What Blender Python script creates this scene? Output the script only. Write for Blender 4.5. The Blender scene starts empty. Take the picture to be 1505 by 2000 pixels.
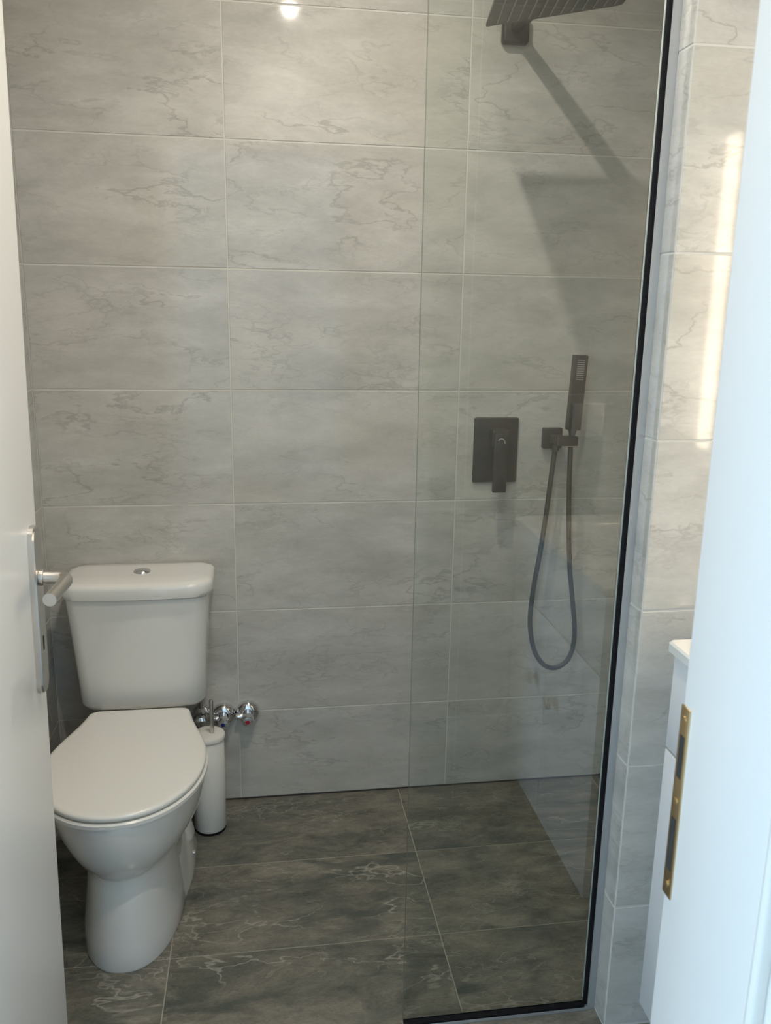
import bpy, bmesh, math, random
from mathutils import Vector, Matrix

random.seed(7)
S = bpy.context.scene
COL = S.collection

# ------------------------------------------------------------------ camera
F_PX, PITCH, YAW, ROLL = 1639.48, 0.23377, -0.14888, 0.016568
CAM = Vector((0.0761, -2.2058, 1.3784))
cp, sp, cy, sy, cr, sr = (math.cos(PITCH), math.sin(PITCH), math.cos(YAW), math.sin(YAW), math.cos(ROLL), math.sin(ROLL))
right = Vector((cy, sy, 0)); fwd0 = Vector((-sy, cy, 0)); up0 = Vector((0, 0, 1))
fwd = cp * fwd0 - sp * up0
upv = sp * fwd0 + cp * up0
r2 = cr * right + sr * upv
u2 = -sr * right + cr * upv
cam = bpy.data.cameras.new('camera')
cam.sensor_fit = 'VERTICAL'; cam.sensor_height = 36.0
cam.lens = F_PX / 2000 * 36.0
cam.clip_start = 0.02
cam.dof.use_dof = True; cam.dof.focus_distance = 2.0; cam.dof.aperture_fstop = 12.0
co = bpy.data.objects.new('camera', cam); COL.objects.link(co)
m = Matrix((r2, u2, -fwd)).transposed().to_4x4(); m.translation = CAM
co.matrix_world = m
S.camera = co

# ------------------------------------------------------------------ world, daylight, exposure
w = bpy.data.worlds.new('world'); S.world = w; w.use_nodes = True
bg = w.node_tree.nodes['Background']
bg.inputs[0].default_value = (0.55, 0.75, 1.0, 1); bg.inputs[1].default_value = 0.6
# daylight entering through the window in the left wall of the hall
WIN = dict(x=-3.0, y0=-4.75, y1=-2.45, z0=0.35, z1=2.1)
DAY = (0.50, 0.74, 1.0)
la = bpy.data.lights.new('window_daylight', 'AREA'); la.shape = 'RECTANGLE'
la.size, la.size_y, la.energy, la.color = 1.65, 2.2, 235.0, DAY
lo = bpy.data.objects.new('window_daylight', la); COL.objects.link(lo)
lo.location = (WIN['x'] - 0.06, (WIN['y0'] + WIN['y1']) / 2, (WIN['z0'] + WIN['z1']) / 2); lo.rotation_euler = (0, -math.pi / 2, 0)
LAMP_W = 30.5                       # each ceiling downlight
LAMP_COL = (1.0, 0.92, 0.81)
vs = S.view_settings
S.display_settings.display_device = 'sRGB'
vs.view_transform = 'Standard'; vs.look = 'None'; vs.gamma = 1.0; vs.use_curve_mapping = False
vs.exposure = 0.0

# ------------------------------------------------------------------ materials
def mat(name, color, rough=0.5, metal=0.0, spec=0.5, coat=0.0):
    M = bpy.data.materials.new(name); M.use_nodes = True
    b = M.node_tree.nodes['Principled BSDF']
    b.inputs['Base Color'].default_value = (*color, 1); b.inputs['Roughness'].default_value = rough
    b.inputs['Metallic'].default_value = metal; b.inputs['Specular IOR Level'].default_value = spec
    b.inputs['Coat Weight'].default_value = coat; b.inputs['Coat Roughness'].default_value = 0.03
    return M

def nodes(M): return M.node_tree.nodes, M.node_tree.links

def noise_bump(M, scale, strength, dist=0.001):
    n, l = nodes(M); b = n['Principled BSDF']
    t = n.new('ShaderNodeTexCoord'); ns = n.new('ShaderNodeTexNoise'); bp = n.new('ShaderNodeBump')
    ns.inputs['Scale'].default_value = scale; bp.inputs['Strength'].default_value = strength; bp.inputs['Distance'].default_value = dist
    l.new(t.outputs['Object'], ns.inputs['Vector']); l.new(ns.outputs['Fac'], bp.inputs['Height']); l.new(bp.outputs[0], b.inputs['Normal'])

def marble(name, base_lo, base_hi, vein_col, vein_amt, rough, cloud_scale, vein_scale, stretch, rot, vein_w, light_vein=None, warp=0.55, tint=None, cloud_rough=0.6, speckle=0.07, vein_detail=3):
    """Cloudy stone with ridged veins; each tile takes its own piece of the pattern."""
    M = bpy.data.materials.new(name); M.use_nodes = True
    n, l = nodes(M); b = n['Principled BSDF']
    tc = n.new('ShaderNodeTexCoord'); oi = n.new('ShaderNodeObjectInfo')
    mul = n.new('ShaderNodeVectorMath'); mul.operation = 'SCALE'; mul.inputs[0].default_value = (37.0, 53.0, 71.0)
    l.new(oi.outputs['Random'], mul.inputs['Scale'])
    mp = n.new('ShaderNodeMapping'); mp.inputs['Rotation'].default_value = rot; mp.inputs['Scale'].default_value = stretch
    l.new(tc.outputs['Object'], mp.inputs['Vector'])
    add = n.new('ShaderNodeVectorMath'); add.operation = 'ADD'
    l.new(mp.outputs[0], add.inputs[0]); l.new(mul.outputs[0], add.inputs[1])
    # warp
    wn = n.new('ShaderNodeTexNoise'); wn.inputs['Scale'].default_value = vein_scale * 1.3; wn.inputs['Detail'].default_value = 4
    l.new(add.outputs[0], wn.inputs['Vector'])
    sub = n.new('ShaderNodeVectorMath'); sub.operation = 'SUBTRACT'; sub.inputs[1].default_value = (0.5, 0.5, 0.5)
    l.new(wn.outputs['Color'], sub.inputs[0])
    sc = n.new('ShaderNodeVectorMath'); sc.operation = 'SCALE'; sc.inputs['Scale'].default_value = warp / vein_scale
    l.new(sub.outputs[0], sc.inputs[0])
    wv = n.new('ShaderNodeVectorMath'); wv.operation = 'ADD'
    l.new(add.outputs[0], wv.inputs[0]); l.new(sc.outputs[0], wv.inputs[1])
    # clouds
    cn = n.new('ShaderNodeTexNoise'); cn.inputs['Scale'].default_value = cloud_scale; cn.inputs['Detail'].default_value = 7; cn.inputs['Roughness'].default_value = cloud_rough
    l.new(wv.outputs[0], cn.inputs['Vector'])
    cramp = n.new('ShaderNodeValToRGB')
    cramp.color_ramp.elements[0].position = 0.33; cramp.color_ramp.elements[0].color = (*base_lo, 1)
    cramp.color_ramp.elements[1].position = 0.66; cramp.color_ramp.elements[1].color = (*base_hi, 1)
    l.new(cn.outputs['Fac'], cramp.inputs['Fac'])
    def ridge(scale, width, src, detail=3):
        v = n.new('ShaderNodeTexNoise'); v.inputs['Scale'].default_value = scale; v.inputs['Detail'].default_value = detail; v.inputs['Roughness'].default_value = 0.55
        l.new(src, v.inputs['Vector'])
        s = n.new('ShaderNodeMath'); s.operation = 'SUBTRACT'; s.inputs[1].default_value = 0.5; l.new(v.outputs['Fac'], s.inputs[0])
        a = n.new('ShaderNodeMath'); a.operation = 'ABSOLUTE'; l.new(s.outputs[0], a.inputs[0])
        mr = n.new('ShaderNodeMapRange'); mr.interpolation_type = 'SMOOTHSTEP'
        mr.inputs['From Min'].default_value = 0.0; mr.inputs['From Max'].default_value = width
        mr.inputs['To Min'].default_value = 1.0; mr.inputs['To Max'].default_value = 0.0
        l.new(a.outputs[0], mr.inputs['Value'])
        return mr.outputs[0]
    def mask(scale, lo, hi, off):
        v = n.new('ShaderNodeTexNoise'); v.inputs['Scale'].default_value = scale; v.inputs['Detail'].default_value = 2
        o = n.new('ShaderNodeVectorMath'); o.operation = 'ADD'; o.inputs[1].default_value = (off, off * 0.7, -off)
        l.new(add.outputs[0], o.inputs[0]); l.new(o.outputs[0], v.inputs['Vector'])
        mr = n.new('ShaderNodeMapRange'); mr.inputs['From Min'].default_value = lo; mr.inputs['From Max'].default_value = hi
        l.new(v.outputs['Fac'], mr.inputs['Value']); return mr.outputs[0]
    def mulv(a, bb):
        k = n.new('ShaderNodeMath'); k.operation = 'MULTIPLY'; l.new(a, k.inputs[0])
        if isinstance(bb, float): k.inputs[1].default_value = bb
        else: l.new(bb, k.inputs[1])
        return k.outputs[0]
    v1 = mulv(mulv(ridge(vein_scale, vein_w, wv.outputs[0], vein_detail), mask(vein_scale * 0.9, 0.42, 0.62, 11.0)), vein_amt)
    v2 = mulv(mulv(ridge(vein_scale * 2.3, vein_w * 1.3, wv.outputs[0], vein_detail + 1), mask(vein_scale * 1.4, 0.48, 0.66, 23.0)), vein_amt * 0.7)
    mx = n.new('ShaderNodeMath'); mx.operation = 'MAXIMUM'; l.new(v1, mx.inputs[0]); l.new(v2, mx.inputs[1])
    mixn = n.new('ShaderNodeMix'); mixn.data_type = 'RGBA'
    base = cramp.outputs[0]
    if tint:
        mt = n.new('ShaderNodeMix'); mt.data_type = 'RGBA'
        l.new(mulv(mask(vein_scale * 0.35, 0.45, 0.65, 61.0), tint[1]), mt.inputs['Factor']); l.new(base, mt.inputs['A']); mt.inputs['B'].default_value = (*tint[0], 1)
        base = mt.outputs['Result']
    l.new(mx.outputs[0], mixn.inputs['Factor']); l.new(base, mixn.inputs['A']); mixn.inputs['B'].default_value = (*vein_col, 1)
    out = mixn.outputs['Result']
    if light_vein:
        col, amt, wd, vs2 = light_vein
        lv1 = mulv(mulv(ridge(vs2, wd, wv.outputs[0], 4), mask(vs2 * 0.8, 0.46, 0.62, 41.0)), amt)
        lv2 = mulv(mulv(ridge(vs2 * 2.1, wd * 1.1, wv.outputs[0], 5), mask(vs2 * 0.7, 0.50, 0.64, 77.0)), amt * 0.7)
        lm = n.new('ShaderNodeMath'); lm.operation = 'MAXIMUM'; l.new(lv1, lm.inputs[0]); l.new(lv2, lm.inputs[1]); lv = lm.outputs[0]
        m3 = n.new('ShaderNodeMix'); m3.data_type = 'RGBA'
        l.new(lv, m3.inputs['Factor']); l.new(out, m3.inputs['A']); m3.inputs['B'].default_value = (*col, 1)
        out = m3.outputs['Result']
    # fine speckle
    fn = n.new('ShaderNodeTexNoise'); fn.inputs['Scale'].default_value = 160; fn.inputs['Detail'].default_value = 3
    l.new(add.outputs[0], fn.inputs['Vector'])
    fr = n.new('ShaderNodeMapRange'); fr.inputs['To Min'].default_value = 1 - speckle; fr.inputs['To Max'].default_value = 1 + speckle
    l.new(fn.outputs['Fac'], fr.inputs['Value'])
    m4 = n.new('ShaderNodeMix'); m4.data_type = 'RGBA'; m4.blend_type = 'MULTIPLY'; m4.inputs['Factor'].default_value = 1.0
    l.new(out, m4.inputs['A']); l.new(fr.outputs[0], m4.inputs['B'])
    l.new(m4.outputs['Result'], b.inputs['Base Color'])
    b.inputs['Roughness'].default_value = rough
    return M

M_wall = marble('wall_tile_marble', (0.455, 0.445, 0.41), (0.625, 0.61, 0.57), (0.31, 0.295, 0.265), 0.50, 0.07,
                8.0, 6.5, (0.52, 1.0, 1.45), (0, math.radians(-14), 0), 0.017, warp=0.5,
                tint=((0.60, 0.565, 0.48), 0.35), cloud_rough=0.68, vein_detail=6)
M_wall_satin = M_wall.copy(); M_wall_satin.name = 'wall_tile_satin'
M_wall_satin.node_tree.nodes['Principled BSDF'].inputs['Roughness'].default_value = 0.42
M_floor = marble('floor_tile_marble', (0.080, 0.085, 0.073), (0.275, 0.250, 0.200), (0.060, 0.078, 0.070), 0.75, 0.22,
                 6.0, 3.2, (0.75, 1.8, 1.0), (0, 0, math.radians(-20)), 0.075, warp=0.6,
                 light_vein=((0.44, 0.42, 0.36), 0.62, 0.011, 4.2), cloud_rough=0.78, speckle=0.28)
M_grout = mat('wall_grout', (0.66, 0.645, 0.60), 0.85); noise_bump(M_grout, 300, 0.2)
M_fgrout = mat('floor_grout', (0.36, 0.33, 0.27), 0.9)
M_gap_shade = mat('dark_gap_shade', (0.05, 0.045, 0.04), 0.8)
M_paint = mat('white_wall_paint', (0.84, 0.84, 0.82), 0.7); noise_bump(M_paint, 120, 0.05)
M_ceil = mat('ceiling_paint', (0.82, 0.81, 0.79), 0.8); noise_bump(M_ceil, 90, 0.05)
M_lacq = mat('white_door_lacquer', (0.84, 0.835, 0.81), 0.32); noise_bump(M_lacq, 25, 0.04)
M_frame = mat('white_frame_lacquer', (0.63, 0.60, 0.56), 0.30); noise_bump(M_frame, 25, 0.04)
M_ceramic = mat('white_ceramic', (0.80, 0.795, 0.76), 0.08, coat=0.6)
M_seat = mat('white_seat_plastic', (0.80, 0.79, 0.745), 0.22)
M_vanity = mat('white_gloss_cabinet', (0.86, 0.87, 0.88), 0.22)
M_plastic = mat('white_switch_plastic', (0.84, 0.83, 0.80), 0.35)
M_chrome = mat('chrome', (0.78, 0.78, 0.80), 0.07, 1.0)
M_steel = mat('brushed_steel', (0.62, 0.60, 0.57), 0.28, 1.0); noise_bump(M_steel, 400, 0.08, 0.0004)
M_black = mat('matt_black_metal', (0.024, 0.027, 0.027), 0.42); noise_bump(M_black, 500, 0.05, 0.0003)
M_hose = mat('black_hose_rubber', (0.022, 0.025, 0.027), 0.45)
M_nozzle = mat('grey_silicone_nozzles', (0.32, 0.32, 0.32), 0.5)
M_rubber = mat('black_gasket_rubber', (0.006, 0.006, 0.008), 0.7, spec=0.2)
M_alu = mat('satin_aluminium', (0.52, 0.54, 0.56), 0.38, 0.6)
M_brass = mat('aged_brass', (0.55, 0.42, 0.24), 0.34, 1.0); noise_bump(M_brass, 60, 0.35, 0.001)
M_darkhole = mat('dark_recess', (0.02, 0.018, 0.015), 0.8)
M_blue = mat('blue_marker', (0.015, 0.03, 0.25), 0.3)
M_red = mat('red_marker', (0.42, 0.01, 0.035), 0.3)
M_knob = mat('beige_metal_knob', (0.55, 0.47, 0.38), 0.3, 0.7)
M_silicone = mat('clear_silicone_seal', (0.75, 0.76, 0.74), 0.35)
M_braid = mat('braided_steel_hose', (0.35, 0.33, 0.30), 0.35, 0.9)
M_glint = mat('light_grey_glint', (0.5, 0.5, 0.5), 0.4)
M_hallfloor = mat('hall_wood_floor', (0.34, 0.25, 0.17), 0.4); noise_bump(M_hallfloor, 40, 0.1)

def glass_mat(name, tint, k=3.0):
    M = bpy.data.materials.new(name); M.use_nodes = True
    n, l = nodes(M); n.remove(n['Principled BSDF']); out = n['Material Output']
    tr = n.new('ShaderNodeBsdfTransparent'); tr.inputs[0].default_value = (*tint, 1)
    gl = n.new('ShaderNodeBsdfGlossy'); gl.inputs['Roughness'].default_value = 0.0
    fr = n.new('ShaderNodeFresnel'); fr.inputs['IOR'].default_value = 1.5
    ge = n.new('ShaderNodeNewGeometry')
    inv = n.new('ShaderNodeMath'); inv.operation = 'SUBTRACT'; inv.inputs[0].default_value = 1.0
    l.new(ge.outputs['Backfacing'], inv.inputs[1])
    m1 = n.new('ShaderNodeMath'); m1.operation = 'MULTIPLY'; m1.inputs[1].default_value = k; m1.use_clamp = True
    l.new(fr.outputs[0], m1.inputs[0])
    m2 = n.new('ShaderNodeMath'); m2.operation = 'MULTIPLY'
    l.new(m1.outputs[0], m2.inputs[0]); l.new(inv.outputs[0], m2.inputs[1])
    mx = n.new('ShaderNodeMixShader'); l.new(m2.outputs[0], mx.inputs[0]); l.new(tr.outputs[0], mx.inputs[1]); l.new(gl.outputs[0], mx.inputs[2])
    l.new(mx.outputs[0], out.inputs['Surface'])
    return M
M_glass = glass_mat('shower_glass', (0.955, 0.975, 0.96))
M_pane = glass_mat('window_glass', (0.98, 0.99, 0.985))
M_gedge = mat('green_glass_edge', (0.16, 0.21, 0.19), 0.15)

def emit(name, col, strength):
    M = bpy.data.materials.new(name); M.use_nodes = True
    b = M.node_tree.nodes['Principled BSDF']
    b.inputs['Base Color'].default_value = (0.8, 0.8, 0.8, 1)
    b.inputs['Emission Color'].default_value = (*col, 1); b.inputs['Emission Strength'].default_value = strength
    return M
M_mirror = mat('mirror_silver', (0.88, 0.89, 0.88), 0.02, 1.0)
M_strip = emit('lit_mirror_strip', (1.0, 0.83, 0.63), 15.0)
M_lens = emit('lit_lamp_lens', LAMP_COL, 40.0)

# ------------------------------------------------------------------ mesh helpers
def link(name, me, parent=None):
    o = bpy.data.objects.new(name, me); COL.objects.link(o)
    if parent is not None: o.parent = parent
    return o

def finish(name, bm, material, parent=None, smooth=None, loc=None):
    me = bpy.data.meshes.new(name)
    bmesh.ops.recalc_face_normals(bm, faces=bm.faces)
    bm.to_mesh(me); bm.free()
    if material: me.materials.append(material)
    if smooth is not None:
        me.polygons.foreach_set('use_smooth', [True] * len(me.polygons))
        me.set_sharp_from_angle(angle=math.radians(smooth))
    o = link(name, me, parent)
    if loc is not None: o.location = loc
    return o

def add_box(bm, lo, hi, bevel=0.0, seg=2):
    r = bmesh.ops.create_cube(bm, size=1.0)
    vs_ = r['verts']
    for v in vs_:
        v.co = Vector([(lo[i] + hi[i]) / 2 + v.co[i] * (hi[i] - lo[i]) for i in range(3)])
    if bevel > 0:
        es = {e for v in vs_ for e in v.link_edges}
        bmesh.ops.bevel(bm, geom=list(es), offset=bevel, segments=seg, affect='EDGES', profile=0.5)

def box(name, lo, hi, material, parent=None, bevel=0.0, seg=2):
    bm = bmesh.new(); add_box(bm, lo, hi, bevel, seg)
    return finish(name, bm, material, parent, smooth=40 if bevel > 0 else None)

def add_cyl(bm, p0, p1, r0, r1=None, n=32, bevel=0.0):
    p0, p1 = Vector(p0), Vector(p1); r1 = r0 if r1 is None else r1
    d = p1 - p0; q = d.to_track_quat('Z', 'Y').to_matrix().to_4x4(); q.translation = (p0 + p1) / 2
    r = bmesh.ops.create_cone(bm, cap_ends=True, segments=n, radius1=r0, radius2=r1, depth=d.length, matrix=q)
    if bevel > 0:
        es = [e for e in {e for v in r['verts'] for e in v.link_edges} if any(len(f.verts) > 4 for f in e.link_faces)]
        bmesh.ops.bevel(bm, geom=es, offset=bevel, segments=3, affect='EDGES', profile=0.5)

def cyl(name, p0, p1, r0, material, parent=None, r1=None, n=32, bevel=0.0):
    bm = bmesh.new(); add_cyl(bm, p0, p1, r0, r1, n, bevel)
    return finish(name, bm, material, parent, smooth=40)

def add_loft(bm, loops, cap0=True, cap1=True):
    rings = [[bm.verts.new(p) for p in lp] for lp in loops]
    n = len(rings[0])
    for a, b in zip(rings, rings[1:]):
        for i in range(n):
            bm.faces.new((a[i], a[(i + 1) % n], b[(i + 1) % n], b[i]))
    if cap0: bm.faces.new(rings[0][::-1])
    if cap1: bm.faces.new(rings[-1])

def loft(name, loops, material, parent=None, smooth=50):
    bm = bmesh.new(); add_loft(bm, loops)
    return finish(name, bm, material, parent, smooth=smooth)

def lathe(name, prof, axis_p, axis_d, material, parent=None, n=40):
    """prof: list of (r, t) along axis"""
    d = Vector(axis_d).normalized(); p = Vector(axis_p)
    u = d.orthogonal().normalized(); v = d.cross(u)
    loops = [[p + d * t + (u * math.cos(2 * math.pi * i / n) + v * math.sin(2 * math.pi * i / n)) * max(r, 1e-4) for i in range(n)] for r, t in prof]
    return loft(name, loops, material, parent, smooth=45)

def catmull(pts, sub=8):
    P = [Vector(p) for p in pts]; P = [2 * P[0] - P[1]] + P + [2 * P[-1] - P[-2]]
    out = []
    for i in range(1, len(P) - 2):
        a, b, c, d = P[i - 1:i + 3]
        for k in range(sub):
            t = k / sub
            out.append(0.5 * (2 * b + (c - a) * t + (2 * a - 5 * b + 4 * c - d) * t * t + (3 * b - a - 3 * c + d) * t ** 3))
    out.append(P[-2]); return out

def tube(name, pts, r, material, parent=None, n=14, sub=8):
    c = catmull(pts, sub) if sub else [Vector(p) for p in pts]
    rr = r if callable(r) else (lambda t: r)
    loops = []; ref = None
    for i, p in enumerate(c):
        t = (c[min(i + 1, len(c) - 1)] - c[max(i - 1, 0)]).normalized()
        if ref is None: ref = t.orthogonal().normalized()
        ref = (ref - t * ref.dot(t)).normalized(); b = t.cross(ref)
        rad = rr(i / (len(c) - 1))
        loops.append([p + (ref * math.cos(2 * math.pi * k / n) + b * math.sin(2 * math.pi * k / n)) * rad for k in range(n)])
    return loft(name, loops, material, parent, smooth=50)

def empty(name, loc=(0, 0, 0)):
    o = bpy.data.objects.new(name, None); o.empty_display_size = 0.05; COL.objects.link(o); o.location = loc
    return o

def thing(o, label, cat, group=None):
    o['label'] = label; o['category'] = cat
    if group: o['group'] = group
    return o

def structure(o, label=None, cat=None):
    o['kind'] = 'structure'
    if label: o['label'] = label
    if cat: o['category'] = cat
    return o

def reparent(e):
    """children were built in world space: undo the empty's offset"""
    for c in list(e.children):
        c.matrix_parent_inverse = Matrix.Translation(-Vector(e.location))

# ------------------------------------------------------------------ dimensions
XL, XR = -0.486, 1.2           # side walls (tile faces)
YD, YH = -1.58, -1.716         # door wall: inner face, hall face
ZC = 2.5
ROW0 = 0.2772                  # height of the cut bottom row of tiles
PX, PY0, PY1 = 0.727, -0.90, -0.79   # tiled return wall: left face x, front y, back y
T, GAP, REC = 0.008, 0.0034, 0.0011  # tile thickness, joint, recess of the grout

tile_cache = {}
def tile_mesh(wd, ht, material):
    key = (round(wd, 4), round(ht, 4), material.name)
    if key not in tile_cache:
        bm = bmesh.new()
        add_box(bm, (-wd / 2, 0, -ht / 2), (wd / 2, T, ht / 2))
        es = [e for e in bm.edges if all(v.co.y < 1e-6 for v in e.verts)]
        bmesh.ops.bevel(bm, geom=es, offset=0.0009, segments=1, affect='EDGES')
        bmesh.ops.recalc_face_normals(bm, faces=bm.faces)
        me = bpy.data.meshes.new('wall_tile'); bm.to_mesh(me); bm.free(); me.materials.append(material)
        tile_cache[key] = me
    return tile_cache[key]

ROWS = [0.004] + [ROW0 + 0.3 * k for k in range(0, 8)] + [ZC]
def tile_wall(wall, origin, udir, normal, joints, rows=ROWS, skip=None, material=None):
    """tiles with their visible face through origin, width along udir, facing normal"""
    u = Vector(udir); nrm = Vector(normal); zax = Vector((0, 0, 1))
    rot = Matrix((u, -nrm, zax)).transposed().to_4x4()
    for a, b in zip(joints, joints[1:]):
        for z0, z1 in zip(rows, rows[1:]):
            if z1 - z0 < 0.02 or b - a < 0.012: continue
            if skip and skip(a, b, z0, z1): continue
            me = tile_mesh(b - a - GAP, z1 - z0 - GAP, material or M_wall)
            o = link('wall_tile', me, wall)
            mm = rot.copy(); mm.translation = Vector(origin) + u * ((a + b) / 2) + zax * ((z0 + z1) / 2)
            o.matrix_world = mm

# ------------------------------------------------------------------ structure: floor
fl = structure(box('floor', (XL - 0.12, YH, -0.12), (XR + 0.12, 0.12, -0.0012), M_fgrout))
ftile = {}
def floor_tile_mesh(wd, dp):
    key = (round(wd, 4), round(dp, 4))
    if key not in ftile:
        bm = bmesh.new(); add_box(bm, (-wd / 2, -dp / 2, -0.009), (wd / 2, dp / 2, 0))
        es = [e for e in bm.edges if all(v.co.z > -1e-6 for v in e.verts)]
        bmesh.ops.bevel(bm, geom=es, offset=0.0006, segments=1, affect='EDGES')
        bmesh.ops.recalc_face_normals(bm, faces=bm.faces)
        me = bpy.data.meshes.new('floor_tile'); bm.to_mesh(me); bm.free(); me.materials.append(M_floor)
        ftile[key] = me
    return ftile[key]
fx = [XL, -0.142, 0.458, 1.058, XR]
fy = [0.0, -0.298, -0.603, -0.905, -1.207, -1.509, YH]
for a, b in zip(fx, fx[1:]):
    for y1, y0 in zip(fy, fy[1:]):
        o = link('floor_tile', floor_tile_mesh(b - a - 0.0028, y1 - y0 - 0.0028), fl)
        o.location = ((a + b) / 2, (y0 + y1) / 2, 0)

# ------------------------------------------------------------------ structure: tiled walls
wb = structure(box('wall_back', (XL - 0.12, REC, 0.0), (XR + 0.12, 0.12, ZC), M_grout))
tile_wall(wb, (0, 0, 0), (1, 0, 0), (0, -1, 0), [XL, 0.0, 0.6, XR])
bm = bmesh.new(); add_box(bm, (XL, 0.0002, 0.0005), (XR, 0.003, 0.0048))
finish('gap_shade_strip', bm, M_gap_shade, wb)  # dark strip colours in the shadow line of the gap under the wall tiles
wl = structure(box('wall_left', (XL - 0.12, YH, 0.0), (XL - REC, 0.0, ZC), M_grout))
tile_wall(wl, (XL, 0, 0), (0, 1, 0), (1, 0, 0), [YD, -1.2, -0.6, 0.0])
wr = structure(box('wall_right', (XR + REC, YH, 0.0), (XR + 0.12, 0.0, ZC), M_grout))
tile_wall(wr, (XR, 0, 0), (0, -1, 0), (-1, 0, 0), [0.0, 0.6, 1.2, -YD])
# return wall that carries the glass screen
wp = structure(box('wall_return', (PX + REC, PY0 + REC, 0.0), (XR + REC, PY1 - REC, ZC), M_grout))
tile_wall(wp, (PX, 0, 0), (0, -1, 0), (-1, 0, 0), [-PY1, -PY0])
tile_wall(wp, (0, PY0, 0), (1, 0, 0), (0, -1, 0), [PX, XR])
tile_wall(wp, (0, PY1, 0), (-1, 0, 0), (0, 1, 0), [-XR, -PX])
# door wall with the doorway
DX0, DX1, DZ = -0.30, 0.455, 2.06     # rough opening
bm = bmesh.new()
add_box(bm, (XL - 0.12, YH, 0), (DX0, YD - REC, ZC)); add_box(bm, (DX1, YH, 0), (XR + 0.12, YD - REC, ZC)); add_box(bm, (DX0, YH, DZ), (DX1, YD - REC, ZC))
wf = structure(finish('wall_front', bm, M_paint))
for js in ([-XR, -0.6], [-0.6, -DX1]):
    tile_wall(wf, (0, YD, 0), (-1, 0, 0), (0, 1, 0), js, material=M_wall_satin)
structure(box('ceiling', (XL - 0.12, YH, ZC), (XR + 0.12, 0.12, ZC + 0.1), M_ceil))

# hall in front of the doorway
HX0, HX1, HY = WIN['x'], 1.35, -4.9
structure(box('floor_hall', (HX0 - 0.1, HY - 0.1, -0.12), (HX1 + 0.1, YH, 0.0), M_hallfloor))
structure(box('ceiling_hall', (HX0 - 0.1, HY - 0.1, ZC), (HX1 + 0.1, YH, ZC + 0.1), M_ceil))
structure(box('wall_hall_right', (HX1, HY - 0.1, 0), (HX1 + 0.1, YH, ZC), M_paint))
structure(box('wall_hall_back', (HX0 - 0.1, HY - 0.1, 0), (HX1, HY, ZC), M_paint))
bm = bmesh.new()
add_box(bm, (HX0 - 0.1, HY, 0), (HX0, WIN['y0'], ZC)); add_box(bm, (HX0 - 0.1, WIN['y1'], 0), (HX0, YH + 0.1, ZC))
add_box(bm, (HX0 - 0.1, WIN['y0'], 0), (HX0, WIN['y1'], WIN['z0'])); add_box(bm, (HX0 - 0.1, WIN['y0'], WIN['z1']), (HX0, WIN['y1'], ZC))
structure(finish('wall_hall_left', bm, M_paint))
structure(box('wall_hall_front', (HX0, YH, 0), (XL - 0.12, YH + 0.1, ZC), M_paint))
wn = structure(empty('window_1', (HX0 - 0.02, (WIN['y0'] + WIN['y1']) / 2, WIN['z0'])))
fw = 0.05; xa, xb = HX0 - 0.05, HX0 + 0.005
for lo_, hi_ in (((xa, WIN['y0'], WIN['z0']), (xb, WIN['y0'] + fw, WIN['z1'])), ((xa, WIN['y1'] - fw, WIN['z0']), (xb, WIN['y1'], WIN['z1'])),
                 ((xa, WIN['y0'] + fw, WIN['z0']), (xb, WIN['y1'] - fw, WIN['z0'] + fw)), ((xa, WIN['y0'] + fw, WIN['z1'] - fw), (xb, WIN['y1'] - fw, WIN['z1']))):
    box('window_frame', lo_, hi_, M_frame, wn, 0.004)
box('window_pane', (HX0 - 0.03, WIN['y0'] + fw, WIN['z0'] + fw), (HX0 - 0.024, WIN['y1'] - fw, WIN['z1'] - fw), M_pane, wn)
reparent(wn)

# ------------------------------------------------------------------ door frame (jambs, casing) with strike plate
JX0, JX1 = -0.272, 0.434
tf = structure(empty('trim_1', (0.08, YD, 0)), 'white lacquered door frame around the doorway', 'door frame')
def jamb(x0, x1, z0, z1, cut=None):
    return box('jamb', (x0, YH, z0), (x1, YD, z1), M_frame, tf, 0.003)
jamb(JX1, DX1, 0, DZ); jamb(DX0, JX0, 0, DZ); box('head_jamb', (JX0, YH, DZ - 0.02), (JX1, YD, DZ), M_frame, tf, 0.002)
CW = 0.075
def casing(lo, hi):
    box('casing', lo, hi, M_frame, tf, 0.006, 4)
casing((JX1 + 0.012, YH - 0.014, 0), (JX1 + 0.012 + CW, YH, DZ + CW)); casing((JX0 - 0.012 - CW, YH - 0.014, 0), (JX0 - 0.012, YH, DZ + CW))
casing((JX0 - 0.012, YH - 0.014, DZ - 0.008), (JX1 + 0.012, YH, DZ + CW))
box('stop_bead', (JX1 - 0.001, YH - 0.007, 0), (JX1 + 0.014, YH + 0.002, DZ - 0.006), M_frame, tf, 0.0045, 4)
# strike plate let into the right jamb
spl = box('strike_plate', (JX1 - 0.0016, YD - 0.0150, 0.866), (JX1 + 0.002, YD - 0.0005, 1.052), M_brass, tf, 0.0006)
for za, zb in ((0.985, 1.025), (0.893, 0.945)):
    box('bolt_hole', (JX1 - 0.0022, YD - 0.0115, za), (JX1 - 0.0005, YD - 0.0045, zb), M_darkhole, spl)
for zc in (1.041, 0.962, 0.878):
    cyl('screw', (JX1 - 0.0028, YD - 0.0078, zc), (JX1 - 0.001, YD - 0.0078, zc), 0.003, M_brass, spl, n=16)
reparent(tf)

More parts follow.
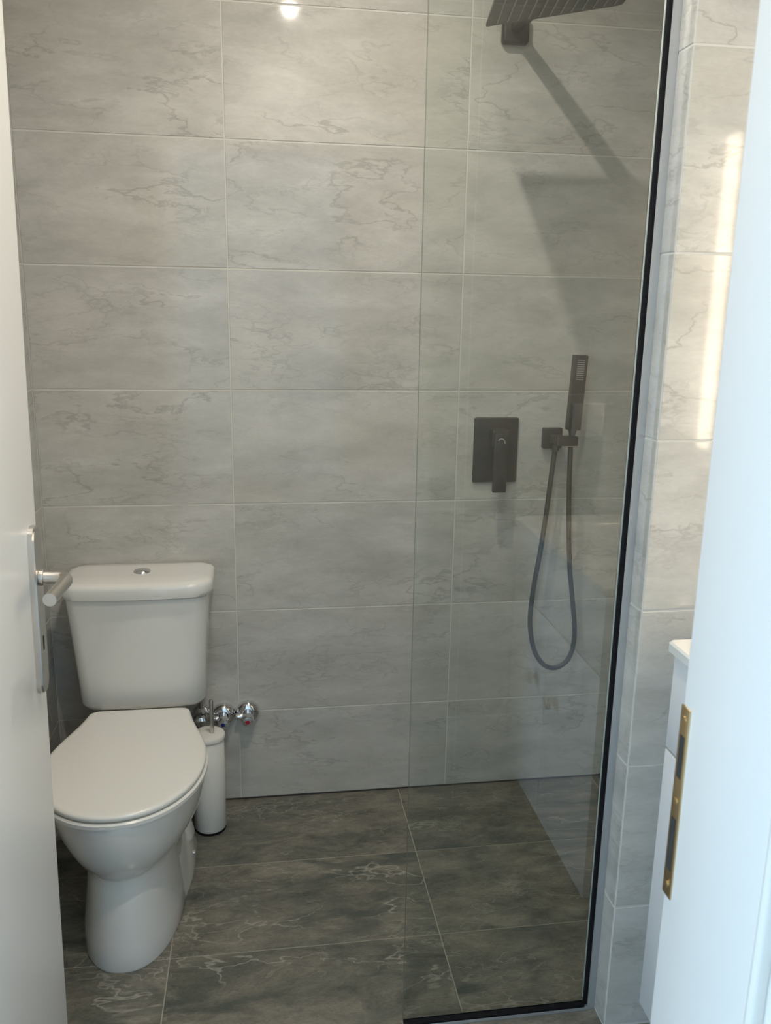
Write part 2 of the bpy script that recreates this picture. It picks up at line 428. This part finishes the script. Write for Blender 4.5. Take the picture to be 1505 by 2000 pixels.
# ------------------------------------------------------------------ open door leaf, hinged on the left jamb
DYF = -0.925                   # free edge
dr = structure(empty('door_1', (-0.285, YD, 0)), 'white lacquered door leaf standing open at the left', 'door')
DF = -0.262                    # face towards the doorway
box('leaf', (DF - 0.04, YD + 0.004, 0.008), (DF, DYF, 2.03), M_lacq, dr, 0.002)
hd = empty('door_handle', (DF, DYF - 0.06, 0.98)); hd.parent = dr; hd.matrix_parent_inverse = Matrix.Translation(-Vector(dr.location))
HYc = DYF - 0.034              # handle axis
def stadium(yc, z0, z1, hw, x, n=12):
    pts = []
    for i in range(n + 1):
        a = math.pi * i / n; pts.append(Vector((x, yc + hw * math.cos(a), z1 - hw + hw * math.sin(a))))
    for i in range(n + 1):
        a = math.pi + math.pi * i / n; pts.append(Vector((x, yc + hw * math.cos(a), z0 + hw + hw * math.sin(a))))
    return pts
H_OBJ = []
H_OBJ.append(loft('back_plate', [stadium(HYc, 0.806, 1.068, 0.0205, DF + 0.0), stadium(HYc, 0.806, 1.068, 0.0205, DF + 0.007),
                   stadium(HYc, 0.808, 1.066, 0.0185, DF + 0.0092)], M_steel, hd, 35))
zl = 0.989
H_OBJ.append(cyl('rose', (DF + 0.009, HYc, zl), (DF + 0.016, HYc, zl), 0.0125, M_steel, hd, bevel=0.001))
H_OBJ.append(tube('lever', [(DF + 0.012, HYc, zl), (DF + 0.034, HYc, zl), (DF + 0.045, HYc - 0.004, zl), (DF + 0.050, HYc - 0.016, zl),
                   (DF + 0.050, HYc - 0.03, zl), (DF + 0.048, HYc - 0.06, zl - 0.001), (DF + 0.046, HYc - 0.100, zl - 0.001)], 0.0094, M_steel, hd, n=20))
H_OBJ.append(box('keyhole', (DF + 0.0088, HYc - 0.003, 0.875), (DF + 0.0096, HYc + 0.003, 0.897), M_darkhole, hd))
for c in hd.children: c.matrix_parent_inverse = Matrix.Translation(-Vector(hd.location))
for zz in (0.25, 1.0, 1.8):
    cyl('hinge', (DF - 0.046, YD + 0.008, zz), (DF - 0.046, YD + 0.008, zz + 0.09), 0.007, M_steel, dr, n=16)
for c in dr.children:
    if c is not hd: c.matrix_parent_inverse = Matrix.Translation(-Vector(dr.location))

dr.rotation_euler = (0, math.radians(1.0), 0); dr.location.x -= 0.017      # the leaf hangs slightly out of plumb

# ------------------------------------------------------------------ toilet
TX = -0.2365
tl = thing(empty('toilet', (TX, -0.4, 0)), 'white ceramic close-coupled toilet with closed lid and cistern', 'toilet')
N = 72
def sect(z, hw, yf, yb, e_f=2.0, e_b=2.6, mid=None):
    """egg outline: ellipse in front, squarer behind"""
    ym = mid if mid is not None else yf + (yb - yf) * 0.5
    pts = []
    for i in range(N):
        a = 2 * math.pi * i / N; c, s = math.cos(a), math.sin(a)
        e = e_f if s < 0 else e_b
        x = math.copysign(abs(c) ** (2 / e), c) * hw
        y = math.copysign(abs(s) ** (2 / e), s)
        y = ym + (y * (yb - ym) if s > 0 else y * (ym - yf))
        pts.append(Vector((TX + x, y, z)))
    return pts
def necked(loop, k):
    """draw the rear of the outline in towards the hinges"""
    for p in loop:
        t = min(max((p.y + 0.445) / 0.22, 0.0), 1.0); t = t * t * (3 - 2 * t)
        p.x = TX + (p.x - TX) * (1 - k * 0.34 * t)
    return loop
ped = [sect(0.0, 0.1105, -0.632, -0.16, 2.3, 4), sect(0.006, 0.112, -0.634, -0.158, 2.3, 4), sect(0.05, 0.108, -0.630, -0.162, 2.3, 4),
       sect(0.12, 0.100, -0.617, -0.17, 2.3, 4), sect(0.18, 0.0955, -0.607, -0.17, 2.3, 4), sect(0.200, 0.096, -0.603, -0.16, 2.3, 4),
       sect(0.2065, 0.104, -0.605, -0.15, 2.2, 4), sect(0.213, 0.118, -0.612, -0.14, 2.1, 3.5),
       necked(sect(0.230, 0.137, -0.627, -0.10, 2.05, 3), 0.3), necked(sect(0.254, 0.154, -0.644, -0.06, 2.0, 3), 0.6), necked(sect(0.285, 0.1665, -0.658, -0.04, 2.0, 3), 0.9),
       necked(sect(0.32, 0.174, -0.667, -0.03, 2.0, 3), 1), necked(sect(0.350, 0.1775, -0.671, -0.025, 2.0, 3), 1), necked(sect(0.364, 0.1775, -0.671, -0.025, 2.0, 3), 1),
       necked(sect(0.370, 0.174, -0.668, -0.028, 2.0, 3), 1)]
bowl = loft('bowl', ped, M_ceramic, tl, 50)
# rear foot with the fixing screw
def foot(z, hw, y0, y1): return [Vector((TX + sx * hw, yy, z)) for sx, yy in ((-1, y0), (1, y0), (1, y1), (-1, y1))]
for side in (-1, 1):
    fp = []
    for z, o1, o2 in ((0, 0.125, 0.108), (0.012, 0.1255, 0.108), (0.06, 0.119, 0.103), (0.10, 0.106, 0.098), (0.125, 0.092, 0.092)):
        fp.append([Vector((TX + side * xx, yy, z)) for xx, yy in ((0.05, -0.47), (o2 - 0.012, -0.47), (o2 + 0.006, -0.40), (o1 - 0.002, -0.34), (o1, -0.30), (o1, -0.21), (o1 - 0.006, -0.185), (o1 - 0.02, -0.172), (0.05, -0.172))])
    loft('foot', fp, M_ceramic, tl, 30)
cyl('fixing_screw', (TX + 0.116, -0.285, 0.040), (TX + 0.1255, -0.285, 0.036), 0.006, M_steel, tl, n=16)

def seat_outline(z, grow=0.0, y_h=-0.222, n=40):
    """D-shaped lid with a narrower neck at the hinges"""
    hwm, ym, yf = 0.176 + grow, -0.445, -0.674 - grow
    R = []
    for i in range(n + 1):                      # neck: hinge to widest
        t = i / n; y = y_h + (ym - y_h) * t
        s = t * t * (3 - 2 * t); s = 0.35 * math.sin(t * math.pi / 2) + 0.65 * s
        R.append((0.123 + grow + (hwm - 0.123 - grow) * s, y))
    for i in range(1, n):
        a = math.pi / 2 * i / n
        R.append((hwm * math.cos(a) ** (2 / 2.1), ym + (yf - ym) * math.sin(a) ** (2 / 2.1)))
    R.append((0.0, yf))
    back = [(0.123 + grow - 0.012 * (1 - math.cos(b)), y_h + 0.012 * math.sin(b)) for b in (math.pi / 2, math.pi / 4)]
    right_ = back + R
    pts = [Vector((TX + x, y, z)) for x, y in right_] + [Vector((TX - x, y, z)) for x, y in reversed(right_[:-1])]
    return pts
loft('seat', [seat_outline(0.3715, -0.001), seat_outline(0.3735, 0.003), seat_outline(0.3815, 0.0035), seat_outline(0.3845, 0.0)], M_seat, tl, 40)
loft('seat_lid', [seat_outline(0.3868, -0.005), seat_outline(0.3885, -0.001), seat_outline(0.395, 0.0), seat_outline(0.3985, -0.0025), seat_outline(0.400, -0.008), seat_outline(0.4006, -0.014)], M_seat, tl, 60)
for s in (-1, 1):
    cyl('hinge', (TX + s * 0.075 - 0.02, -0.212, 0.382), (TX + s * 0.075 + 0.02, -0.212, 0.382), 0.009, M_seat, tl, n=20)

def rrect(z, hw, y0, y1, r, bow=0.0, rb=None, nc=8, ns=10):
    """rounded rectangle, front (y0, towards the room) bowed out"""
    pts = []; rb = r * 0.4 if rb is None else rb
    cs = [(hw - r, y0 + r, -math.pi / 2, r), (hw - rb, y1 - rb, 0, rb), (-hw + rb, y1 - rb, math.pi / 2, rb), (-hw + r, y0 + r, math.pi, r)]
    for k, (cx_, cy_, a0, rr_) in enumerate(cs):
        for i in range(nc + 1):
            a = a0 + math.pi / 2 * i / nc
            pts.append(Vector((TX + cx_ + rr_ * math.cos(a), cy_ + rr_ * math.sin(a), z)))
        if k == 3:
            for i in range(1, ns):
                pts.append(Vector((TX - hw + r + (2 * hw - 2 * r) * i / ns, y0, z)))
    for p in pts:
        if p.y < y0 + r * 1.01:
            p.y -= bow * (1 - ((p.x - TX) / hw) ** 2)
    return pts
tank = [rrect(0.380, 0.143, -0.152, -0.03, 0.03, 0.008), rrect(0.383, 0.1505, -0.160, -0.024, 0.035, 0.009), rrect(0.395, 0.1560, -0.166, -0.02, 0.036, 0.01),
        rrect(0.47, 0.159, -0.170, -0.016, 0.034, 0.011), rrect(0.58, 0.166, -0.176, -0.012, 0.033, 0.012), rrect(0.682, 0.1735, -0.181, -0.010, 0.032, 0.013)]
loft('cistern', tank, M_ceramic, tl, 50)
lid = [rrect(0.6835, 0.175, -0.182, -0.010, 0.040, 0.013, 0.03), rrect(0.686, 0.1825, -0.189, -0.006, 0.045, 0.014, 0.04), rrect(0.695, 0.1850, -0.1905, -0.005, 0.046, 0.014, 0.04), rrect(0.710, 0.1850, -0.1905, -0.005, 0.046, 0.014, 0.04),
       rrect(0.7175, 0.1830, -0.1885, -0.007, 0.045, 0.014, 0.04), rrect(0.7220, 0.1770, -0.1825, -0.012, 0.042, 0.013, 0.037), rrect(0.7248, 0.165, -0.170, -0.020, 0.038, 0.012, 0.032), rrect(0.7262, 0.12, -0.13, -0.045, 0.025, 0.006, 0.02)]
tlid = loft('cistern_lid', lid, M_ceramic, tl, 60)
fb = lathe('flush_button', [(0.021, 0), (0.021, 0.003), (0.0195, 0.0045), (0.017, 0.0042), (0.016, 0.0055), (0.004, 0.006)], (TX + 0.006, -0.098, 0.7258), (0, 0, 1), M_chrome, tlid)
reparent(tl)

# ------------------------------------------------------------------ toilet brush
BX, BY = -0.080, -0.128
tb = thing(empty('toilet_brush', (BX, BY, 0)), 'white cylindrical toilet brush holder with steel handle beside the toilet', 'toilet brush')
cyl('base_ring', (BX, BY, 0.0), (BX, BY, 0.007), 0.0415, M_rubber, tb, n=48, bevel=0.001)
lathe('holder', [(0.0405, 0.007), (0.0425, 0.010), (0.0425, 0.266), (0.0405, 0.268)], (BX, BY, 0), (0, 0, 1), M_seat, tb, 56)
lathe('lid', [(0.0405, 0.2695), (0.0440, 0.271), (0.0445, 0.278), (0.0425, 0.2815), (0.036, 0.283), (0.01, 0.2835)], (BX + 0.0015, BY, 0), (0, 0, 1), M_seat, tb, 56)
lathe('handle', [(0.0052, 0.28), (0.0058, 0.283), (0.0058, 0.374), (0.0048, 0.3775), (0.002, 0.3785)], (BX + 0.012, BY, 0), (0, 0, 1), M_steel, tb, 24)
reparent(tb)

# ------------------------------------------------------------------ angle valves on the back wall
def angle_valve(x, z, dot, label):
    e = thing(empty('angle_valve', (x, 0, z)), label, 'valve', 'chrome angle valves low on the back wall')
    lathe('rosette', [(0.0335, 0.0), (0.0335, 0.005), (0.0315, 0.012), (0.027, 0.018), (0.019, 0.022), (0.014, 0.0225)], (x, 0, z), (0, -1, 0), M_chrome, e, 48)
    lathe('body', [(0.011, 0.010), (0.011, 0.036), (0.009, 0.037)], (x, 0, z), (0, -1, 0), M_chrome, e, 32)
    k = lathe('knob', [(0.012, 0.034), (0.0165, 0.036), (0.018, 0.040), (0.0175, 0.052), (0.0145, 0.057), (0.006, 0.0585)], (x, 0, z), (0, -1, -0.1), M_chrome, e, 32)
    cyl('outlet', (x - 0.012, -0.030, z), (x - 0.034, -0.030, z), 0.0085, M_chrome, e, n=20, bevel=0.001)
    if dot:
        d = Vector((0, -1, -0.1)).normalized(); p = Vector((x, 0, z))
        cyl('marker_dot', p + d * 0.058, p + d * 0.0595, 0.0058, dot, k, n=20)
    reparent(e)
angle_valve(0.024, 0.277, M_red, 'chrome wall valve with a red dot on its cap')
angle_valve(-0.043, 0.273, M_blue, 'chrome wall valve with a blue dot on its cap')
vx, vz = -0.103, 0.277
e = thing(empty('supply_valve', (vx, 0, vz)), 'dark chrome supply valve half hidden behind the toilet lid', 'valve')
lathe('rosette', [(0.027, 0.0), (0.027, 0.004), (0.022, 0.010), (0.013, 0.013)], (vx, 0, vz), (0, -1, 0), M_chrome, e, 40)
lathe('body', [(0.011, 0.006), (0.011, 0.04), (0.009, 0.043)], (vx, 0, vz), (0, -1, 0), M_chrome, e, 28)
lathe('knob', [(0.012, 0.042), (0.0165, 0.045), (0.0165, 0.06), (0.012, 0.063)], (vx, 0, vz), (0, -1, 0), M_chrome, e, 12)
lathe('nut', [(0.0095, 0.0), (0.0115, 0.004), (0.0115, 0.018), (0.008, 0.022)], (vx, -0.026, vz + 0.008), (0, 0, 1), M_chrome, e, 6)
tube('flexible_hose', [(vx, -0.026, vz + 0.026), (vx, -0.03, vz + 0.06), (vx - 0.004, -0.04, vz + 0.09), (vx - 0.004, -0.045, 0.3795)], 0.006, M_braid, e)
reparent(e)

# ------------------------------------------------------------------ glass shower screen
GY, GX0 = -0.838, 0.333
gs = thing(empty('shower_screen', (0.53, GY, 0)), 'fixed clear glass shower screen with dark edge profile', 'shower screen')
gp = box('pane', (GX0, GY - 0.004, 0.008), (0.7110, GY + 0.004, 2.10), M_glass, gs)
gp.data.materials.append(M_gedge)
for p in gp.data.polygons:
    if abs(p.normal.y) < 0.5: p.material_index = 1
# upright profile against the return wall, threshold profile on the floor
box('upright_profile', (0.7115, GY - 0.014, 0.0), (PX, GY + 0.012, 2.10), M_alu, gs, 0.0008)
box('upright_gasket', (0.7050, GY - 0.0138, 0.013), (0.7115, GY - 0.0042, 2.10), M_rubber, gs, 0.0006)
box('threshold_profile', (GX0, GY - 0.016, 0.0), (0.7115, GY + 0.004, 0.0080), M_alu, gs, 0.0008)
box('threshold_gasket', (GX0, GY - 0.0158, 0.0080), (0.7050, GY - 0.0042, 0.0135), M_rubber, gs, 0.0006)
box('seal_bead', (0.7075, GY + 0.0042, 0.014), (0.7115, GY + 0.008, 2.10), M_silicone, gs, 0.0006)
reparent(gs)

# ------------------------------------------------------------------ overhead shower
sh = thing(empty('overhead_shower', (0.705, 0, 2.045)), 'large square black overhead shower head on a wall arm', 'shower head')
box('wall_flange', (0.672, -0.026, 2.020), (0.738, 0.0, 2.086), M_black, sh, 0.007, 3)
box('arm', (0.691, -0.392, 2.045), (0.719, -0.02, 2.062), M_black, sh, 0.003, 2)
cyl('swivel_joint', (0.705, -0.383, 2.02), (0.705, -0.383, 2.05), 0.012, M_black, sh, n=24)
pl_rot = (Matrix.Rotation(-0.148, 4, 'Z') @ Matrix.Rotation(-0.160, 4, 'Y'))
pm = pl_rot.copy(); pm.translation = Vector((0.705, -0.383, 2.016))
bm = bmesh.new(); hs = 0.15
ring = []
for sx, sy_, a0 in ((1, -1, -90), (1, 1, 0), (-1, 1, 90), (-1, -1, 180)):
    rc = 0.012 if (sx, sy_) == (1, 1) else 0.004
    for i in range(5):
        a = math.radians(a0 + 22.5 * i); ring.append((sx * (hs - rc) + rc * math.cos(a), sy_ * (hs - rc) + rc * math.sin(a)))
add_loft(bm, [[pm @ Vector((x * 0.992, y * 0.992, 0.0)) for x, y in ring], [pm @ Vector((x, y, 0.001)) for x, y in ring], [pm @ Vector((x, y, 0.006)) for x, y in ring], [pm @ Vector((x * 0.98, y * 0.98, 0.008)) for x, y in ring]])
plate = finish('spray_plate', bm, M_black, sh, 40)
for k in range(12):
    xk = -0.128 + 0.256 * k / 11
    bm = bmesh.new()
    add_box(bm, (xk - 0.0016, -0.13, -0.0014), (xk + 0.0016, 0.136, 0.0006))
    bmesh.ops.transform(bm, matrix=pm, verts=bm.verts)
    finish('nozzle_row', bm, M_nozzle, plate)
reparent(sh)

# ------------------------------------------------------------------ shower mixer
mx = thing(empty('shower_mixer', (0.706, 0, 1.0)), 'matt black square-cornered shower mixer with lever on the back wall', 'shower mixer')
box('cover_plate', (0.6445, -0.011, 0.928), (0.7675, 0.0, 1.106), M_black, mx, 0.0045, 3)
hb = box('handle', (0.686, -0.050, 1.026), (0.732, -0.010, 1.078), M_black, mx, 0.004, 3)
box('lever', (0.6890, -0.060, 0.909), (0.7265, -0.046, 1.072), M_black, hb, 0.003, 2)
# light grey arc painted in for the icon-like highlight on the handle
tube('highlight_arc', [(0.698, -0.0604, 1.052), (0.706, -0.0604, 1.056), (0.714, -0.0604, 1.052), (0.717, -0.0604, 1.042)], 0.0012, M_glint, hb, n=6, sub=5)
reparent(mx)

# ------------------------------------------------------------------ hand shower, its wall outlet and hose
ho = thing(empty('wall_outlet', (0.85, 0, 1.05)), 'black square wall elbow with holder arm for the hand shower', 'shower holder')
box('outlet_plate', (0.836, -0.020, 1.022), (0.890, 0.0, 1.078), M_black, ho, 0.004, 3)
box('holder_arm', (0.853, -0.062, 1.037), (0.881, -0.018, 1.062), M_black, ho, 0.003, 2)
box('cradle', (0.857, -0.076, 1.037), (0.914, -0.048, 1.063), M_black, ho, 0.003, 2)
lathe('hose_connector', [(0.0095, 0.0), (0.0105, 0.003), (0.0105, 0.016), (0.007, 0.019)], (0.862, -0.045, 1.038), (0, 0, -1), M_black, ho, 24)
reparent(ho)
hs_ = thing(empty('hand_shower', (0.900, -0.062, 1.066)), 'slim black stick hand shower standing in its wall holder', 'hand shower')
tilt = Matrix.Translation((0.900, -0.062, 1.064)) @ Matrix.Rotation(math.radians(1.5), 4, 'Y') @ Matrix.Rotation(math.radians(2), 4, 'X')
def tb_box(name, lo, hi, mt, parent, bevel):
    bm = bmesh.new(); add_box(bm, lo, hi, bevel, 2); bmesh.ops.transform(bm, matrix=tilt, verts=bm.verts)
    return finish(name, bm, mt, parent, 40)
stick = tb_box('stick', (-0.0185, -0.012, 0.016), (0.0185, 0.010, 0.213), M_black, hs_, 0.0015)
bm = bmesh.new(); add_cyl(bm, (0, 0, -0.002), (0, 0, 0.016), 0.0075, 0.012, 24); bmesh.ops.transform(bm, matrix=tilt, verts=bm.verts)
finish('cone_nut', bm, M_black, hs_, 40)
for k in range(10):
    tb_box('nozzle_row', (-0.010, -0.0126, 0.150 + k * 0.0055), (0.010, -0.0115, 0.1522 + k * 0.0055), M_nozzle, stick, 0)
reparent(hs_)
path = [(0.862, 1.024), (0.859, 1.0), (0.853, 0.923), (0.846, 0.837), (0.836, 0.734), (0.824, 0.645), (0.8175, 0.554), (0.823, 0.492), (0.839, 0.437), (0.865, 0.401), (0.893, 0.3895),
        (0.919, 0.397), (0.939, 0.420), (0.9495, 0.463), (0.948, 0.518), (0.934, 0.611), (0.920, 0.702), (0.907, 0.85), (0.901, 0.965), (0.899, 1.032)]
hz = [(x, -0.045 - 0.016 * i / (len(path) - 1) + 0.0 * i, z) for i, (x, z) in enumerate(path)]
hose = thing(tube('shower_hose', hz, 0.0068, M_hose, None, n=16), 'dark shower hose hanging in a loop below the hand shower', 'hose')

# ------------------------------------------------------------------ vanity and washbasin
VX, VY0, VY1 = 0.750, YD + 0.002, -0.985
va = thing(empty('vanity_cabinet', (0.97, -1.28, 0.14)), 'white wall-hung vanity cabinet with drawer above two doors, behind the door frame', 'cabinet')
box('carcass', (VX + 0.020, VY0, 0.140), (XR, VY1 + 0.0, 0.835), M_vanity, va, 0.001)
box('drawer_front', (VX, VY0, 0.664), (VX + 0.019, VY1, 0.833), M_vanity, va, 0.0012)
vm = (VY0 + VY1) / 2 - 0.018
for ya, yb, ky in ((VY0, vm - 0.0015, vm - 0.07), (vm + 0.0015, VY1, vm + 0.07)):
    d = box('cabinet_door', (VX, ya, 0.140), (VX + 0.019, yb, 0.659), M_vanity, va, 0.0012)
    kb = box('knob', (VX - 0.024, ky - 0.015, 0.475), (VX - 0.012, ky + 0.015, 0.505), M_knob, d, 0.002)
    cyl('knob_stem', (VX - 0.013, ky, 0.49), (VX + 0.001, ky, 0.49), 0.007, M_knob, d, n=16)
for c in va.children:
    for g in c.children: pass
reparent(va)
wbs = thing(empty('washbasin', (0.97, -1.28, 0.838)), 'white washbasin top with rounded corner on the vanity cabinet', 'washbasin')
def wb_loop(z, x0, x1, y0, y1, r, n=6):
    pts = []
    for cx_, cy_, a0 in ((x1 - r, y0 + r, -90), (x1 - r, y1 - r, 0), (x0 + r, y1 - r, 90), (x0 + r, y0 + r, 180)):
        for i in range(n + 1):
            a = math.radians(a0 + 90 * i / n); pts.append(Vector((cx_ + r * math.cos(a), cy_ + r * math.sin(a), z)))
    return pts
bx0, bx1, by0, by1 = VX - 0.012, XR, VY0, VY1 + 0.008
bm = bmesh.new()
add_loft(bm, [wb_loop(0.8365, bx0 + 0.003, bx1, by0, by1 - 0.003, 0.008), wb_loop(0.8385, bx0, bx1, by0, by1, 0.010), wb_loop(0.852, bx0, bx1, by0, by1, 0.010), wb_loop(0.8555, bx0 + 0.0035, bx1, by0, by1 - 0.0035, 0.008),
              wb_loop(0.8555, bx0 + 0.06, bx1 - 0.12, by0 + 0.07, by1 - 0.07, 0.05), wb_loop(0.848, bx0 + 0.066, bx1 - 0.126, by0 + 0.076, by1 - 0.076, 0.05), wb_loop(0.8405, bx0 + 0.09, bx1 - 0.15, by0 + 0.1, by1 - 0.1, 0.05)])
finish('basin_slab', bm, M_ceramic, wbs, 40)
lathe('drain', [(0.022, 0), (0.022, 0.003), (0.018, 0.0045), (0.004, 0.005)], (0.93, -1.28, 0.8405), (0, 0, 1), M_chrome, wbs, 24)
reparent(wbs)

# ------------------------------------------------------------------ lit mirror above the basin
mi = thing(empty('lighted_mirror', (XR, -1.28, 1.05)), 'mirror with lit edge strips above the washbasin', 'mirror')
box('mirror_body', (XR - 0.028, -1.572, 1.05), (XR, -0.99, 1.80), M_plastic, mi, 0.001)
box('mirror_glass', (XR - 0.031, -1.515, 1.055), (XR - 0.028, -1.047, 1.795), M_mirror, mi)
for ya, yb in ((-1.571, -1.517), (-1.045, -0.991)):
    box('light_strip', (XR - 0.033, ya, 1.06), (XR - 0.028, yb, 1.79), M_strip, mi)
reparent(mi)

# ------------------------------------------------------------------ switch on the door wall (seen mirrored in the glass)
sw = thing(empty('light_switch', (0.9225, YD, 1.112)), 'square white light switch mirrored in the shower glass', 'switch')
box('frame', (0.8795, YD, 1.069), (0.9655, YD + 0.009, 1.155), M_plastic, sw, 0.002)
box('rocker', (0.894, YD + 0.008, 1.084), (0.951, YD + 0.0125, 1.140), M_plastic, sw, 0.0015)
reparent(sw)

# ------------------------------------------------------------------ ceiling downlights
def downlight(x, y, label):
    e = thing(empty('ceiling_downlight', (x, y, ZC)), label, 'downlight', 'recessed ceiling downlights')
    bm = bmesh.new()
    n = 40
    loops = [[Vector((x + r * math.cos(2 * math.pi * i / n), y + r * math.sin(2 * math.pi * i / n), z)) for i in range(n)] for r, z in ((0.046, ZC), (0.046, ZC - 0.003), (0.043, ZC - 0.005), (0.034, ZC - 0.004), (0.033, ZC - 0.001))]
    add_loft(bm, loops, cap0=False, cap1=False)
    finish('trim_ring', bm, M_plastic, e, 40)
    cyl('lens', (x, y, ZC - 0.003), (x, y, ZC - 0.0005), 0.032, M_lens, e, n=32)
    ld = bpy.data.lights.new('downlight_beam', 'SPOT'); ld.energy = LAMP_W; ld.color = LAMP_COL
    ld.spot_size = math.radians(165); ld.spot_blend = 0.9; ld.shadow_soft_size = 0.014
    lo_ = bpy.data.objects.new('downlight_beam', ld); COL.objects.link(lo_); lo_.location = (x, y, ZC - 0.008); lo_.parent = e
    reparent(e)
downlight(0.21, -1.35, 'small round ceiling downlight nearest the doorway, mirrored at the top of the wall')
downlight(0.30, -0.60, 'small round ceiling downlight above the shower floor')
